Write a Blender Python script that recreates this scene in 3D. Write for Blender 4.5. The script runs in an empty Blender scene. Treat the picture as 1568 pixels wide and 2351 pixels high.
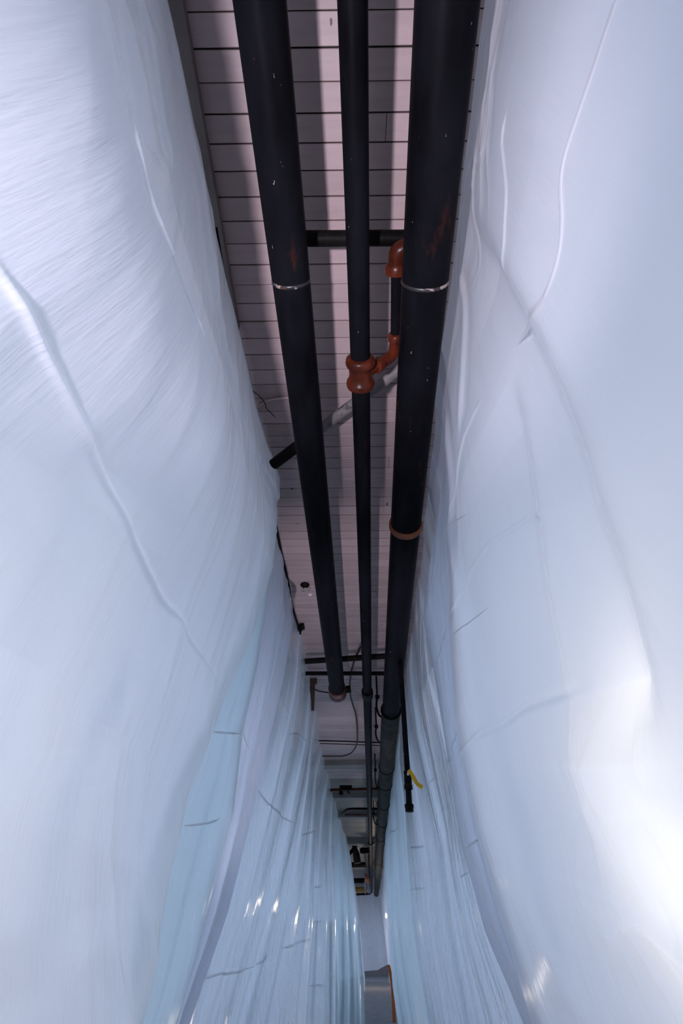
import bpy, math, random
import numpy as np
from mathutils import Vector, Matrix

S = bpy.context.scene
COL = S.collection
random.seed(7)

# ---------------------------------------------------------------- camera
FPX = 1110.0                       # focal length in pixels of the 1568 x 2351 frame
W, H = 1568.0, 2351.0
CAM = np.array([0.0, 0.0, 0.75])
PITCH = math.atan(1025.0 / FPX)
YAW = math.atan(62.0 * math.cos(PITCH) / FPX)
cd = bpy.data.cameras.new('camera')
cd.sensor_fit = 'VERTICAL'
cd.sensor_height = 36.0
cd.lens = 36.0 * FPX / H
cd.clip_start = 0.02
cd.clip_end = 200
cam = bpy.data.objects.new('camera', cd)
COL.objects.link(cam)
cam.location = CAM
cam.rotation_euler = (math.pi / 2 + PITCH, 0, YAW)
S.camera = cam

# ---------------------------------------------------------------- world, lights, exposure
wd = bpy.data.worlds.new('overcast_sky')
S.world = wd
wd.use_nodes = True
bg = wd.node_tree.nodes['Background']
bg.inputs['Color'].default_value = (0.53, 0.69, 1.0, 1)
bg.inputs['Strength'].default_value = 3.5

S.view_settings.view_transform = 'Standard'
S.view_settings.look = 'None'
S.view_settings.gamma = 1.0
S.view_settings.use_curve_mapping = False
S.view_settings.exposure = -0.25
S.cycles.max_bounces = 6
S.cycles.diffuse_bounces = 4
S.cycles.glossy_bounces = 3
S.cycles.transmission_bounces = 6
S.cycles.adaptive_threshold = 0.05
S.cycles.transparent_max_bounces = 12
S.cycles.sample_clamp_indirect = 8.0


def lamp(name, kind, loc, power, color, size=0.1, aim=None, cone=100, blend=0.6):
    ld = bpy.data.lights.new(name, kind)
    ld.energy = power
    ld.color = color
    if kind == 'SPOT':
        ld.shadow_soft_size = size
        ld.spot_size = math.radians(cone)
        ld.spot_blend = blend
    elif kind == 'POINT':
        ld.shadow_soft_size = size
    else:
        ld.size = size
    o = bpy.data.objects.new(name, ld)
    COL.objects.link(o)
    o.location = loc
    if aim is not None:
        d = Vector(aim) - Vector(loc)
        o.rotation_euler = d.to_track_quat('-Z', 'Y').to_euler()
    return o


PINK = (1.0, 0.93, 1.12)
lamp('work_lamp', 'SPOT', (-0.70, -0.30, 0.45), 520, PINK, 0.07, (0.32, 1.1, 3.75), 56, 1.0)
lamp('work_lamp', 'SPOT', (-0.50, 2.6, 0.12), 230, PINK, 0.03, (0.0, 4.6, 3.75), 50, 0.9)
lamp('work_lamp', 'SPOT', (-0.45, 6.0, 0.12), 150, PINK, 0.03, (0.0, 9.0, 3.75), 36, 0.9)
WARM = (1.0, 0.97, 0.97)
lamp('room_lamp', 'POINT', (-1.75, 0.70, 0.95), 24, WARM, 0.15)
lamp('room_lamp', 'POINT', (1.8, 0.9, 1.05), 18, WARM, 0.15)
lamp('added_light', 'POINT', (0.0, 6.8, 0.12), 3, (1.0, 0.86, 0.74), 0.03)  # added unseen light, put in for glints on the crinkled film
lamp('added_light', 'POINT', (0.35, 23.0, 1.9), 36, (1.0, 0.80, 0.60), 0.05)  # added unseen warm light, brightens the far end
lamp('bulb', 'POINT', (0.74, 0.97, 1.08), 1.3, (1.0, 0.90, 0.72), 0.04)
lamp('bulb', 'POINT', (0.72, 1.00, 0.84), 2.0, (1.0, 0.93, 0.80), 0.04)

# ---------------------------------------------------------------- pixel -> point helpers
_R = np.array([math.cos(YAW), math.sin(YAW), 0])
_F = np.array([-math.sin(YAW) * math.cos(PITCH), math.cos(YAW) * math.cos(PITCH), math.sin(PITCH)])
_U = np.cross(_R, _F)


def ray(px, py):
    return _F * FPX + _R * (px - W / 2) + _U * (H / 2 - py)


def on(axis, px, py, val):
    d = ray(px, py)
    t = (val - CAM[axis]) / d[axis]
    return CAM + d * t


def on_z(px, py, z): return on(2, px, py, z)
def on_y(px, py, y): return on(1, px, py, y)
def on_x(px, py, x): return on(0, px, py, x)


def project(P):
    d = P - CAM
    dep = d @ _F
    return W / 2 + FPX * (d @ _R) / dep, H / 2 - FPX * (d @ _U) / dep


# ---------------------------------------------------------------- scene helpers
def tag(o, label=None, cat=None, group=None, kind=None):
    if label: o['label'] = label
    if cat: o['category'] = cat
    if group: o['group'] = group
    if kind: o['kind'] = kind
    return o


def empty(name, loc=(0, 0, 0)):
    o = bpy.data.objects.new(name, None)
    o.location = loc
    o.empty_display_size = 0.1
    COL.objects.link(o)
    return o


def mesh_obj(name, verts, faces, mat, parent=None, smooth=False):
    me = bpy.data.meshes.new(name)
    me.from_pydata([tuple(map(float, v)) for v in verts], [], faces)
    if smooth:
        me.polygons.foreach_set('use_smooth', [True] * len(me.polygons))
    me.materials.append(mat)
    me.update()
    o = bpy.data.objects.new(name, me)
    COL.objects.link(o)
    if parent is not None:
        o.parent = parent
        o.matrix_parent_inverse = Matrix.Translation(-parent.location)
    return o


class MB:
    """collects shapes for one mesh"""
    def __init__(self): self.v, self.f = [], []

    def add(self, v, f):
        n = len(self.v)
        self.v += [tuple(map(float, p)) for p in v]
        self.f += [tuple(i + n for i in q) for q in f]
        return self

    def box(self, lo, hi, M=None):
        x0, y0, z0 = lo; x1, y1, z1 = hi
        v = [(x0, y0, z0), (x1, y0, z0), (x1, y1, z0), (x0, y1, z0), (x0, y0, z1), (x1, y0, z1), (x1, y1, z1), (x0, y1, z1)]
        if M is not None: v = [M @ Vector(p) for p in v]
        return self.add(v, [(0, 3, 2, 1), (4, 5, 6, 7), (0, 1, 5, 4), (1, 2, 6, 5), (2, 3, 7, 6), (3, 0, 4, 7)])

    def lathe(self, a, b, prof, n=24, cap=True):
        """prof: (t along a->b in metres, radius)"""
        a, b = np.array(a, float), np.array(b, float)
        ax = (b - a) / np.linalg.norm(b - a)
        h = np.array([0, 0, 1.0]) if abs(ax[2]) < 0.9 else np.array([1.0, 0, 0])
        e1 = np.cross(ax, h); e1 /= np.linalg.norm(e1)
        e2 = np.cross(ax, e1)
        v, f = [], []
        for t, r in prof:
            for k in range(n):
                an = 2 * math.pi * k / n
                v.append(a + ax * t + (e1 * math.cos(an) + e2 * math.sin(an)) * r)
        m = len(prof)
        for i in range(m - 1):
            for k in range(n):
                k2 = (k + 1) % n
                f.append((i * n + k, (i + 1) * n + k, (i + 1) * n + k2, i * n + k2))
        if cap:
            f.append(tuple(range(n)))
            f.append(tuple((m - 1) * n + k for k in reversed(range(n))))
        return self.add(v, f)

    def cyl(self, a, b, r, n=24):
        L = np.linalg.norm(np.array(b) - np.array(a))
        return self.lathe(a, b, [(0, r), (L, r)], n)

    def tube(self, pts, r, n=12, radii=None):
        pts = [np.array(p, float) for p in pts]
        v, f = [], []
        e1 = None
        m = len(pts)
        for i, p in enumerate(pts):
            t = pts[min(i + 1, m - 1)] - pts[max(i - 1, 0)]
            t /= np.linalg.norm(t)
            if e1 is None:
                h = np.array([0, 0, 1.0]) if abs(t[2]) < 0.9 else np.array([1.0, 0, 0])
                e1 = np.cross(t, h)
            e1 = e1 - t * (e1 @ t); e1 /= np.linalg.norm(e1)
            e2 = np.cross(t, e1)
            rr = radii[i] if radii is not None else r
            for k in range(n):
                an = 2 * math.pi * k / n
                v.append(p + (e1 * math.cos(an) + e2 * math.sin(an)) * rr)
        for i in range(m - 1):
            for k in range(n):
                k2 = (k + 1) % n
                f.append((i * n + k, i * n + k2, (i + 1) * n + k2, (i + 1) * n + k))
        f.append(tuple(reversed(range(n))))
        f.append(tuple((m - 1) * n + k for k in range(n)))
        return self.add(v, f)

    def build(self, name, mat, parent=None, smooth=True):
        o = mesh_obj(name, self.v, self.f, mat, parent, smooth)
        if smooth:
            me = o.data
            try:
                me.set_sharp_from_angle(angle=math.radians(50))
            except Exception:
                pass
        return o


def smooth_path(pts, n=8):
    """Catmull-Rom through 3-D points"""
    P = [np.array(p, float) for p in pts]
    P = [2 * P[0] - P[1]] + P + [2 * P[-1] - P[-2]]
    out = []
    for i in range(1, len(P) - 2):
        for k in range(n):
            t = k / n
            a, b, c, d = P[i - 1], P[i], P[i + 1], P[i + 2]
            out.append(0.5 * (2 * b + (c - a) * t + (2 * a - 5 * b + 4 * c - d) * t * t + (3 * b - a - 3 * c + d) * t ** 3))
    out.append(P[-2])
    return out


# ---------------------------------------------------------------- materials
def new_mat(name):
    m = bpy.data.materials.new(name)
    m.use_nodes = True
    nt = m.node_tree
    for n in list(nt.nodes): nt.nodes.remove(n)
    out = nt.nodes.new('ShaderNodeOutputMaterial')
    return m, nt, out


def N(nt, t, **kw):
    n = nt.nodes.new(t)
    for k, v in kw.items():
        if k in n.inputs: n.inputs[k].default_value = v
        else: setattr(n, k, v)
    return n


def ramp(nt, src, stops):
    r = nt.nodes.new('ShaderNodeValToRGB')
    cr = r.color_ramp
    while len(cr.elements) < len(stops): cr.elements.new(0.5)
    for e, (p, c) in zip(cr.elements, stops):
        e.position = p; e.color = c if len(c) == 4 else (*c, 1)
    nt.links.new(src, r.inputs[0])
    return r


def noise(nt, vec, scale, detail=4, rough=0.55):
    n = nt.nodes.new('ShaderNodeTexNoise')
    n.inputs['Scale'].default_value = scale
    n.inputs['Detail'].default_value = detail
    n.inputs['Roughness'].default_value = rough
    if vec is not None: nt.links.new(vec, n.inputs['Vector'])
    return n


def mapping(nt, scale=(1, 1, 1), rot=(0, 0, 0), coord='Object'):
    tc = nt.nodes.new('ShaderNodeTexCoord')
    mp = nt.nodes.new('ShaderNodeMapping')
    mp.inputs['Scale'].default_value = scale
    mp.inputs['Rotation'].default_value = rot
    nt.links.new(tc.outputs[coord], mp.inputs['Vector'])
    return mp.outputs['Vector']


def mix_col(nt, fac, a, b):
    m = nt.nodes.new('ShaderNodeMix')
    m.data_type = 'RGBA'
    for s, v in ((0, fac), (6, a), (7, b)):
        if hasattr(v, 'is_output'): nt.links.new(v, m.inputs[s])
        else: m.inputs[s].default_value = v if s == 0 else (*v, 1)
    return m.outputs[2]


def poly_mat(name, tint=(0.955, 0.95, 0.965), trans=0.62, clear=0.0, rough=0.18, bump=0.09, spec=0.55):
    """hazy polythene film: diffuses the light that comes through it, with a soft gloss"""
    m, nt, out = new_mat(name)
    L = nt.links
    tr = N(nt, 'ShaderNodeBsdfTranslucent'); tr.inputs['Color'].default_value = (*tint, 1)
    df = N(nt, 'ShaderNodeBsdfDiffuse'); df.inputs['Color'].default_value = (*tint, 1)
    gl = N(nt, 'ShaderNodeBsdfGlossy'); gl.inputs['Roughness'].default_value = rough
    gl.inputs['Color'].default_value = (1, 1, 1, 1)
    m1 = N(nt, 'ShaderNodeMixShader'); m1.inputs[0].default_value = trans
    L.new(df.outputs[0], m1.inputs[1]); L.new(tr.outputs[0], m1.inputs[2])
    fr = N(nt, 'ShaderNodeFresnel'); fr.inputs['IOR'].default_value = 1.45
    fm = N(nt, 'ShaderNodeMath', operation='MULTIPLY'); fm.inputs[1].default_value = spec
    L.new(fr.outputs[0], fm.inputs[0])
    m2 = N(nt, 'ShaderNodeMixShader')
    L.new(fm.outputs[0], m2.inputs[0]); L.new(m1.outputs[0], m2.inputs[1]); L.new(gl.outputs[0], m2.inputs[2])
    last = m2.outputs[0]
    if clear > 0:
        tp = N(nt, 'ShaderNodeBsdfTransparent'); tp.inputs['Color'].default_value = (*tint, 1)
        m3 = N(nt, 'ShaderNodeMixShader'); m3.inputs[0].default_value = clear
        L.new(last, m3.inputs[1]); L.new(tp.outputs[0], m3.inputs[2])
        last = m3.outputs[0]
    # fine vertical draw lines in the film
    v1 = mapping(nt, (1, 26, 2.2), (0.22, 0, 0))
    n1 = noise(nt, v1, 3.0, 2, 0.6)
    v2 = mapping(nt, (1, 7, 1.2), (-0.35, 0, 0))
    n2 = noise(nt, v2, 3.0, 1, 0.55)
    ad = N(nt, 'ShaderNodeMath', operation='ADD')
    L.new(n1.outputs['Fac'], ad.inputs[0]); L.new(n2.outputs['Fac'], ad.inputs[1])
    bp = N(nt, 'ShaderNodeBump'); bp.inputs['Strength'].default_value = bump
    bp.inputs['Distance'].default_value = 0.012
    L.new(ad.outputs[0], bp.inputs['Height'])
    for n in (tr, df, gl, fr):
        L.new(bp.outputs[0], n.inputs['Normal'])
    L.new(last, out.inputs[0])
    return m


def paint_mat(name, base, rough=0.4, var=0.0, chips=None, chip_scale=6.0, chip_at=0.66, rust=None, rust_at=0.62, metal=0.0, stretch=(1, 1, 1), bump=0.1, spec=0.4):
    m, nt, out = new_mat(name)
    L = nt.links
    b = N(nt, 'ShaderNodeBsdfPrincipled')
    b.inputs['Roughness'].default_value = rough
    b.inputs['Metallic'].default_value = metal
    b.inputs['Specular IOR Level'].default_value = spec
    vec = mapping(nt, stretch)
    n1 = noise(nt, vec, 5.0, 3, 0.6)
    dark = tuple(c * (1 - var) for c in base)
    lite = tuple(min(1, c * (1 + var)) for c in base)
    col = ramp(nt, n1.outputs['Fac'], [(0.3, dark), (0.7, lite)]).outputs[0]
    if rust:
        n2 = noise(nt, mapping(nt, tuple(s * 0.9 for s in stretch)), 6.0, 7, 0.72)
        r = ramp(nt, n2.outputs['Fac'], [(rust_at, (0, 0, 0)), (rust_at + 0.10, (1, 1, 1))])
        col = mix_col(nt, r.outputs[0], col, rust)
    if chips:
        n3 = noise(nt, mapping(nt, stretch), chip_scale, 3, 0.6)
        r = ramp(nt, n3.outputs['Fac'], [(chip_at, (0, 0, 0)), (chip_at + 0.02, (1, 1, 1))])
        col = mix_col(nt, r.outputs[0], col, chips)
    L.new(col, b.inputs['Base Color'])
    bp = N(nt, 'ShaderNodeBump'); bp.inputs['Strength'].default_value = bump
    bp.inputs['Distance'].default_value = 0.01
    n4 = noise(nt, mapping(nt, stretch), 40.0, 1, 0.6)
    L.new(n4.outputs['Fac'], bp.inputs['Height'])
    L.new(bp.outputs[0], b.inputs['Normal'])
    L.new(b.outputs[0], out.inputs[0])
    return m


def board_mat(name='painted_board', c0=(0.40, 0.30, 0.285), c1=(0.50, 0.375, 0.36)):
    m, nt, out = new_mat(name)
    L = nt.links
    b = N(nt, 'ShaderNodeBsdfPrincipled'); b.inputs['Roughness'].default_value = 0.45
    oi = nt.nodes.new('ShaderNodeObjectInfo')
    tc = nt.nodes.new('ShaderNodeTexCoord')
    sx = N(nt, 'ShaderNodeVectorMath', operation='SCALE'); sx.inputs[0].default_value = (7, 31, 13)
    L.new(oi.outputs['Random'], sx.inputs['Scale'])
    av = N(nt, 'ShaderNodeVectorMath', operation='ADD')
    L.new(tc.outputs['Object'], av.inputs[0]); L.new(sx.outputs[0], av.inputs[1])
    mp = nt.nodes.new('ShaderNodeMapping'); mp.inputs['Scale'].default_value = (1.0, 9, 9)
    L.new(av.outputs[0], mp.inputs['Vector'])
    tone = ramp(nt, oi.outputs['Random'], [(0.0, c0), (1.0, c1)]).outputs[0]
    g = noise(nt, mp.outputs['Vector'], 2.5, 6, 0.65)
    gr = ramp(nt, g.outputs['Fac'], [(0.28, (0.78, 0.76, 0.76)), (0.55, (1, 1, 1))])
    mu = nt.nodes.new('ShaderNodeMix'); mu.data_type = 'RGBA'; mu.blend_type = 'MULTIPLY'
    mu.inputs[0].default_value = 0.5
    L.new(tone, mu.inputs[6]); L.new(gr.outputs[0], mu.inputs[7])
    s = noise(nt, av.outputs[0], 11, 2, 0.4)
    sr = ramp(nt, s.outputs['Fac'], [(0.765, (0, 0, 0)), (0.785, (1, 1, 1))])
    col = mix_col(nt, sr.outputs[0], mu.outputs[2], (0.06, 0.045, 0.04))
    L.new(col, b.inputs['Base Color'])
    bp = N(nt, 'ShaderNodeBump'); bp.inputs['Strength'].default_value = 0.15; bp.inputs['Distance'].default_value = 0.004
    L.new(g.outputs['Fac'], bp.inputs['Height']); L.new(bp.outputs[0], b.inputs['Normal'])
    L.new(b.outputs[0], out.inputs[0])
    return m


M = {}
M['poly'] = poly_mat('polythene_film')
M['poly_teal'] = poly_mat('teal_polythene_film', (0.77, 0.88, 0.90), bump=0.16)  # teal tint sets these sheets apart from their neighbours
M['poly_dusk'] = poly_mat('shaded_polythene_film', (0.70, 0.72, 0.78), bump=0.35)  # darker tint puts the shade on these sheets into the film colour
M['poly_streaky'] = poly_mat('streaky_polythene_film', bump=0.2)
M['poly_crisp'] = poly_mat('crinkled_polythene_film', (0.90, 0.93, 0.95), bump=0.3, rough=0.10, spec=1.2)
M['tape'] = poly_mat('seam_tape_film', (0.97, 0.97, 0.98), 0.6, 0, 0.25, 0.1)
M['black'] = paint_mat('black_pipe_paint', (0.006, 0.006, 0.0078), 0.45, 0.5, chips=(0.40, 0.34, 0.30), chip_scale=44, chip_at=0.735, rust=(0.035, 0.013, 0.009), rust_at=0.60, stretch=(1, 0.35, 1), spec=0.02)
M['rust'] = paint_mat('rust_red_iron', (0.085, 0.015, 0.006), 0.30, 0.6, spec=0.2, rust=(0.022, 0.006, 0.005), rust_at=0.55)
M['rust_orange'] = paint_mat('orange_rust_band', (0.30, 0.09, 0.03), 0.6, 0.5)
M['weld'] = paint_mat('bare_weld', (0.03, 0.025, 0.024), 0.35, 0.6, chips=(0.34, 0.27, 0.23), chip_scale=12, chip_at=0.52, rust=(0.12, 0.05, 0.02), rust_at=0.55)
M['wrap'] = paint_mat('grey_pipe_wrap', (0.024, 0.025, 0.022), 0.7, 0.55, rust=(0.05, 0.04, 0.025), rust_at=0.52, spec=0.1)
M['darkpipe'] = paint_mat('dark_iron', (0.008, 0.007, 0.0065), 0.5, 0.5, spec=0.06, rust=(0.06, 0.028, 0.015), rust_at=0.6)
M['conduit'] = paint_mat('scuffed_white_conduit', (0.20, 0.175, 0.17), 0.4, 0.3, rust=(0.03, 0.02, 0.02), rust_at=0.54)
M['board'] = board_mat()
M['board_dimmed'] = board_mat('dimmed_warm_board', (0.17, 0.145, 0.12), (0.25, 0.215, 0.185))  # darker brown puts the far ceiling's dim warm light into the boards
M['gap'] = paint_mat('dark_gap', (0.03, 0.024, 0.022), 0.9)
M['trim'] = paint_mat('grey_painted_trim', (0.21, 0.175, 0.16), 0.6, 0.15, rust=(0.12, 0.105, 0.10), rust_at=0.6)
M['floor'] = paint_mat('grey_concrete', (0.30, 0.29, 0.29), 0.9, 0.2, spec=0.1)
M['wall'] = paint_mat('white_wall_paint', (0.74, 0.73, 0.75), 0.7, 0.05)
M['yellow'] = paint_mat('yellow_vinyl', (0.75, 0.40, 0.01), 0.45, 0.1)
M['cable'] = paint_mat('brown_black_cable', (0.035, 0.018, 0.014), 0.5, 0.3)
M['orange'] = paint_mat('orange_paint', (0.45, 0.10, 0.02), 0.5, 0.2)
M['steel'] = paint_mat('bright_steel', (0.6, 0.58, 0.55), 0.3, 0.2, metal=0.8)
M['trim2'] = paint_mat('dimmed_beam_paint', (0.26, 0.235, 0.205), 0.6, 0.12)  # brownish beam colour carries the dim warm light of the distance
M['wood'] = paint_mat('brown_wood', (0.12, 0.07, 0.045), 0.7, 0.3)
M['ochre'] = paint_mat('ochre_paint', (0.42, 0.24, 0.06), 0.6, 0.2)
M['greyply'] = paint_mat('grey_brown_panel', (0.24, 0.215, 0.21), 0.7, 0.12)

ZC = 3.75            # ceiling height
YEND = 36.0

# ---------------------------------------------------------------- structure
b = MB().box((-6, -3.2, -0.1), (6, YEND + 3, 0.0)).build('floor', M['floor'], smooth=False)
tag(b, kind='structure')
ceil = MB().box((-6, -3.2, ZC + 0.022), (6, YEND + 3, ZC + 0.2)).build('ceiling', M['gap'], smooth=False)
tag(ceil, kind='structure')
b = MB().box((-6, YEND + 3, 0), (6, YEND + 3.2, ZC)).build('wall_far', M['greyply'], smooth=False)
tag(b, kind='structure')
for nm, sx in (('wall_left', -1), ('wall_right', 1)):      # outer walls, a long band of window in each
    wb = MB()
    x0, x1 = sorted((sx * 3.4, sx * 3.6))
    wb.box((x0, -3.2, 0), (x1, YEND + 3, 0.75)).box((x0, -3.2, 2.2), (x1, YEND + 3, ZC))
    for yy in np.arange(-3.2, YEND + 3, 3.0):
        wb.box((x0, yy, 0.75), (x1, yy + 0.3, 2.2))
    tag(wb.build(nm, M['wall'], smooth=False), kind='structure')
b = MB().box((-6, -3.4, 0), (6, -3.2, ZC)).build('wall_back', M['wall'], smooth=False)
tag(b, kind='structure')

# painted boards across the ceiling, each one a piece of its own
a0 = on_z(456, 114, ZC); a1 = on_z(945, 104, ZC)
c0 = on_z(521, 654.5, ZC); c1 = on_z(896, 653, ZC)
ang = 0.5 * (math.atan2(a1[1] - a0[1], a1[0] - a0[0]) + math.atan2(c1[1] - c0[1], c1[0] - c0[0]))
PITCHB = 0.1153
phase = on_z(720, 109, ZC)[1] - math.tan(ang) * on_z(720, 109, ZC)[0]


def board_mesh(x0, x1, name='board', mat='board'):
    w, t, c = PITCHB / 2 - 0.0026, 0.020, 0.003
    prof = [(-w, t), (-w, c), (-w + c, 0), (w - c, 0), (w, c), (w, t)]
    v = [(x0, y, z) for y, z in prof] + [(x1, y, z) for y, z in prof]
    f = [(i, i + 1, i + 7, i + 6) for i in range(5)] + [(0, 6, 11, 5), tuple(range(5, -1, -1)), tuple(range(6, 12))]
    me = bpy.data.meshes.new(name)
    me.from_pydata(v, [], f)
    me.materials.append(M[mat])
    return me


full = board_mesh(-1.5, 1.5)
dimmed = board_mesh(-1.5, 1.5, mat='board_dimmed')
splits = {}
for xs in (0.20, 0.28, -0.55, 0.12, -0.16, 0.38):
    splits[xs] = (board_mesh(-1.5, xs - 0.0015), board_mesh(xs + 0.0015, 1.5))


def add_board(me, y, dz=0.0, tilt=0.0):
    o = bpy.data.objects.new('board', me)
    COL.objects.link(o)
    o.parent = ceil
    o.location = (0, y, ZC + dz)
    o.rotation_euler = (tilt, 0, ang)
    return o


nb0 = int(math.floor((-1.0 - phase) / PITCHB))
split_at = {2: 0.20, 11: 0.28, 21: 0.28, 27: 0.38, 33: 0.12, 38: 0.20, 41: -0.16, 44: 0.28, 50: -0.16, 52: 0.12}
rb = random.Random(3)
nb = 0
k = nb0
while True:
    yc = phase + (k + 0.5) * PITCHB
    if yc > 30 or nb > 285: break
    dz = rb.uniform(-0.0015, 0.0015)
    if k in (9, 10): dz += 0.002
    tilt = rb.uniform(-0.012, 0.012)
    if k in split_at:
        for me in splits[split_at[k]]:
            add_board(me, yc + rb.uniform(-.0008, .0008), dz + rb.uniform(-.001, .001), tilt)
            nb += 1
    else:
        add_board(dimmed if yc > 12.2 else full, yc + rb.uniform(-.0015, .0015), dz, tilt)
        nb += 1
    k += 1
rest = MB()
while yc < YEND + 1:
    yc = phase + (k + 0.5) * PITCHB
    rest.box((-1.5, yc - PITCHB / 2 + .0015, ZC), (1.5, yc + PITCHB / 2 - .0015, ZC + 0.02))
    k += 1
o = rest.build('boards', M['board_dimmed'], ceil, smooth=False)
tag(o, kind='stuff')

# ---------------------------------------------------------------- the plastic sheets
rng = np.random.RandomState(11)
_lat = rng.rand(64, 64)


def vnoise(x, y, seed=0):
    x = np.asarray(x) + 17.3 * seed; y = np.asarray(y) + 9.1 * seed
    xi = np.floor(x).astype(int); yi = np.floor(y).astype(int)
    fx = x - xi; fy = y - yi
    fx = fx * fx * fx * (fx * (fx * 6 - 15) + 10); fy = fy * fy * fy * (fy * (fy * 6 - 15) + 10)
    g = lambda i, j: _lat[i % 64, j % 64]
    a = g(xi, yi) * (1 - fx) + g(xi + 1, yi) * fx
    c = g(xi, yi + 1) * (1 - fx) + g(xi + 1, yi + 1) * fx
    return (a * (1 - fy) + c * fy) * 2 - 1


def fbm(x, y, seed=0, o=3):
    s = 0; a = 1
    for i in range(o):
        s = s + a * vnoise(x * 2 ** i, y * 2 ** i, seed + i * 3); a *= 0.5
    return s


def ridge(x, y, seed=0):
    return 1 - np.abs(vnoise(x, y, seed)) * 2


class Edge:
    """a hanging edge: position (x, y) as a function of height"""
    def __init__(self, pix, yt, yb, xlim=None):
        p0, p1 = pix[0][1], pix[-1][1]
        pts = []
        for px, py in pix:
            t = (py - p0) / (p1 - p0)
            pts.append(on_y(px, py, yt + (yb - yt) * t))
        pts = np.array(sorted(pts, key=lambda p: p[2]))
        self.p = pts

    def __call__(self, z, dx=0.0, dy=0.0):
        p = self.p
        x = np.interp(z, p[:, 2], p[:, 0]); y = np.interp(z, p[:, 2], p[:, 1])
        # carry on with a gentle slope below and above
        lo = z < p[0, 2]; hi = z > p[-1, 2]
        sl = (p[1] - p[0]) / max(0.15, p[1, 2] - p[0, 2])
        x = np.where(lo, p[0, 0] + 0.6 * sl[0] * (z - p[0, 2]), x)
        y = np.where(lo, p[0, 1] + 0.6 * sl[1] * (z - p[0, 2]), y)
        return x + dx, y + dy


class Line:
    def __init__(self, xt, xb, y): self.xt, self.xb, self.y = xt, xb, y

    def __call__(self, z, dx=0.0, dy=0.0):
        t = np.clip(z / ZC, 0, 1)
        return self.xb + (self.xt - self.xb) * t + dx, np.full_like(z, self.y) + dy


def make_sheet(label, near, far, side, nu, nv, disp, ztop=ZC - 0.012, zbot=0.02, top=None, mat='poly', ndx=0.0, ndy=0.0, group=None):
    z = np.linspace(zbot, ztop, nv)
    u = np.linspace(0, 1, nu)
    nx, ny = near(z, ndx, ndy); fx, fy = far(z)
    X = nx[:, None] * (1 - u) + fx[:, None] * u
    Y = ny[:, None] * (1 - u) + fy[:, None] * u
    Z = np.repeat(z[:, None], nu, 1)
    if top is not None:                      # pull the top edge onto the batten line
        tx = np.interp(Y, top[0], top[1])
        wgt = np.clip((Z - (ZC - 0.9)) / 0.9, 0, 1) ** 2
        X = X * (1 - wgt) + tx * wgt
    U = np.repeat(u[None, :], nv, 0)
    d = disp(U, Y, Z)
    d = d * (0.35 + 0.65 * np.clip((ZC - Z) / 0.35, 0, 1))
    X = X - side * d                          # side: -1 left, +1 right; d > 0 points into the passage
    P = np.stack([X, Y, Z], -1)
    idx = np.arange(nu * nv).reshape(nv, nu)
    q = np.stack([idx[:-1, :-1], idx[:-1, 1:], idx[1:, 1:], idx[1:, :-1]], -1).reshape(-1, 4)
    if side > 0: q = q[:, ::-1]
    me = bpy.data.meshes.new('plastic_sheet')
    me.vertices.add(nu * nv); me.vertices.foreach_set('co', P.reshape(-1).astype(np.float32))
    me.loops.add(q.size); me.loops.foreach_set('vertex_index', q.reshape(-1).astype(np.int32))
    me.polygons.add(len(q))
    me.polygons.foreach_set('loop_start', (np.arange(len(q)) * 4).astype(np.int32))
    me.polygons.foreach_set('use_smooth', np.ones(len(q), bool))
    me.update(calc_edges=True)
    me.materials.append(M[mat])
    o = bpy.data.objects.new('plastic_sheet', me)
    COL.objects.link(o)
    tag(o, label, 'plastic sheet', group)
    o_side[o.name] = side
    return o, P


o_side = {}


def surf_path(P, pix, n=40):
    """points on a sheet that the photograph shows along a line of pixels"""
    px, py = project(P)
    pix = np.array(pix, float)
    seg = np.r_[0, np.cumsum(np.hypot(*np.diff(pix, axis=0).T))]
    t = np.linspace(0, seg[-1], n)
    xs = np.interp(t, seg, pix[:, 0]); ys = np.interp(t, seg, pix[:, 1])
    out = []
    for a, c in zip(xs, ys):
        i = np.argmin((px - a) ** 2 + (py - c) ** 2)
        out.append(P.reshape(-1, 3)[i])
    out = np.array(out)
    for _ in range(14):
        out[1:-1] = 0.25 * out[:-2] + 0.5 * out[1:-1] + 0.25 * out[2:]
    return out


def seam(sheet, P, pix, w, name='seam', mat='tape', n=40, proud=0.002):
    """a flattened welt lying on the film"""
    side = o_side[sheet.name]
    c = surf_path(P, pix, n)
    inw = np.array([-side, 0, 0.0])
    mb = MB()
    v, f = [], []
    m = len(c); K = 6
    for i in range(m):
        t = c[min(i + 1, m - 1)] - c[max(i - 1, 0)]
        t /= (np.linalg.norm(t) + 1e-9)
        b2 = np.cross(t, inw); b2 /= (np.linalg.norm(b2) + 1e-9)
        e = min(1, i / 3, (m - 1 - i) / 3) * 0.7 + 0.3
        for k in range(K):
            an = 2 * math.pi * k / K
            v.append(c[i] + b2 * (math.cos(an) * w / 2 * e) + inw * (proud + math.sin(an) * 0.0022 * e))
    for i in range(m - 1):
        for k in range(K):
            k2 = (k + 1) % K
            f.append((i * K + k, (i + 1) * K + k, (i + 1) * K + k2, i * K + k2))
    f += [tuple(range(K)), tuple((m - 1) * K + k for k in reversed(range(K)))]
    return mb.add(v, f).build(name, M[mat], sheet)


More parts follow.
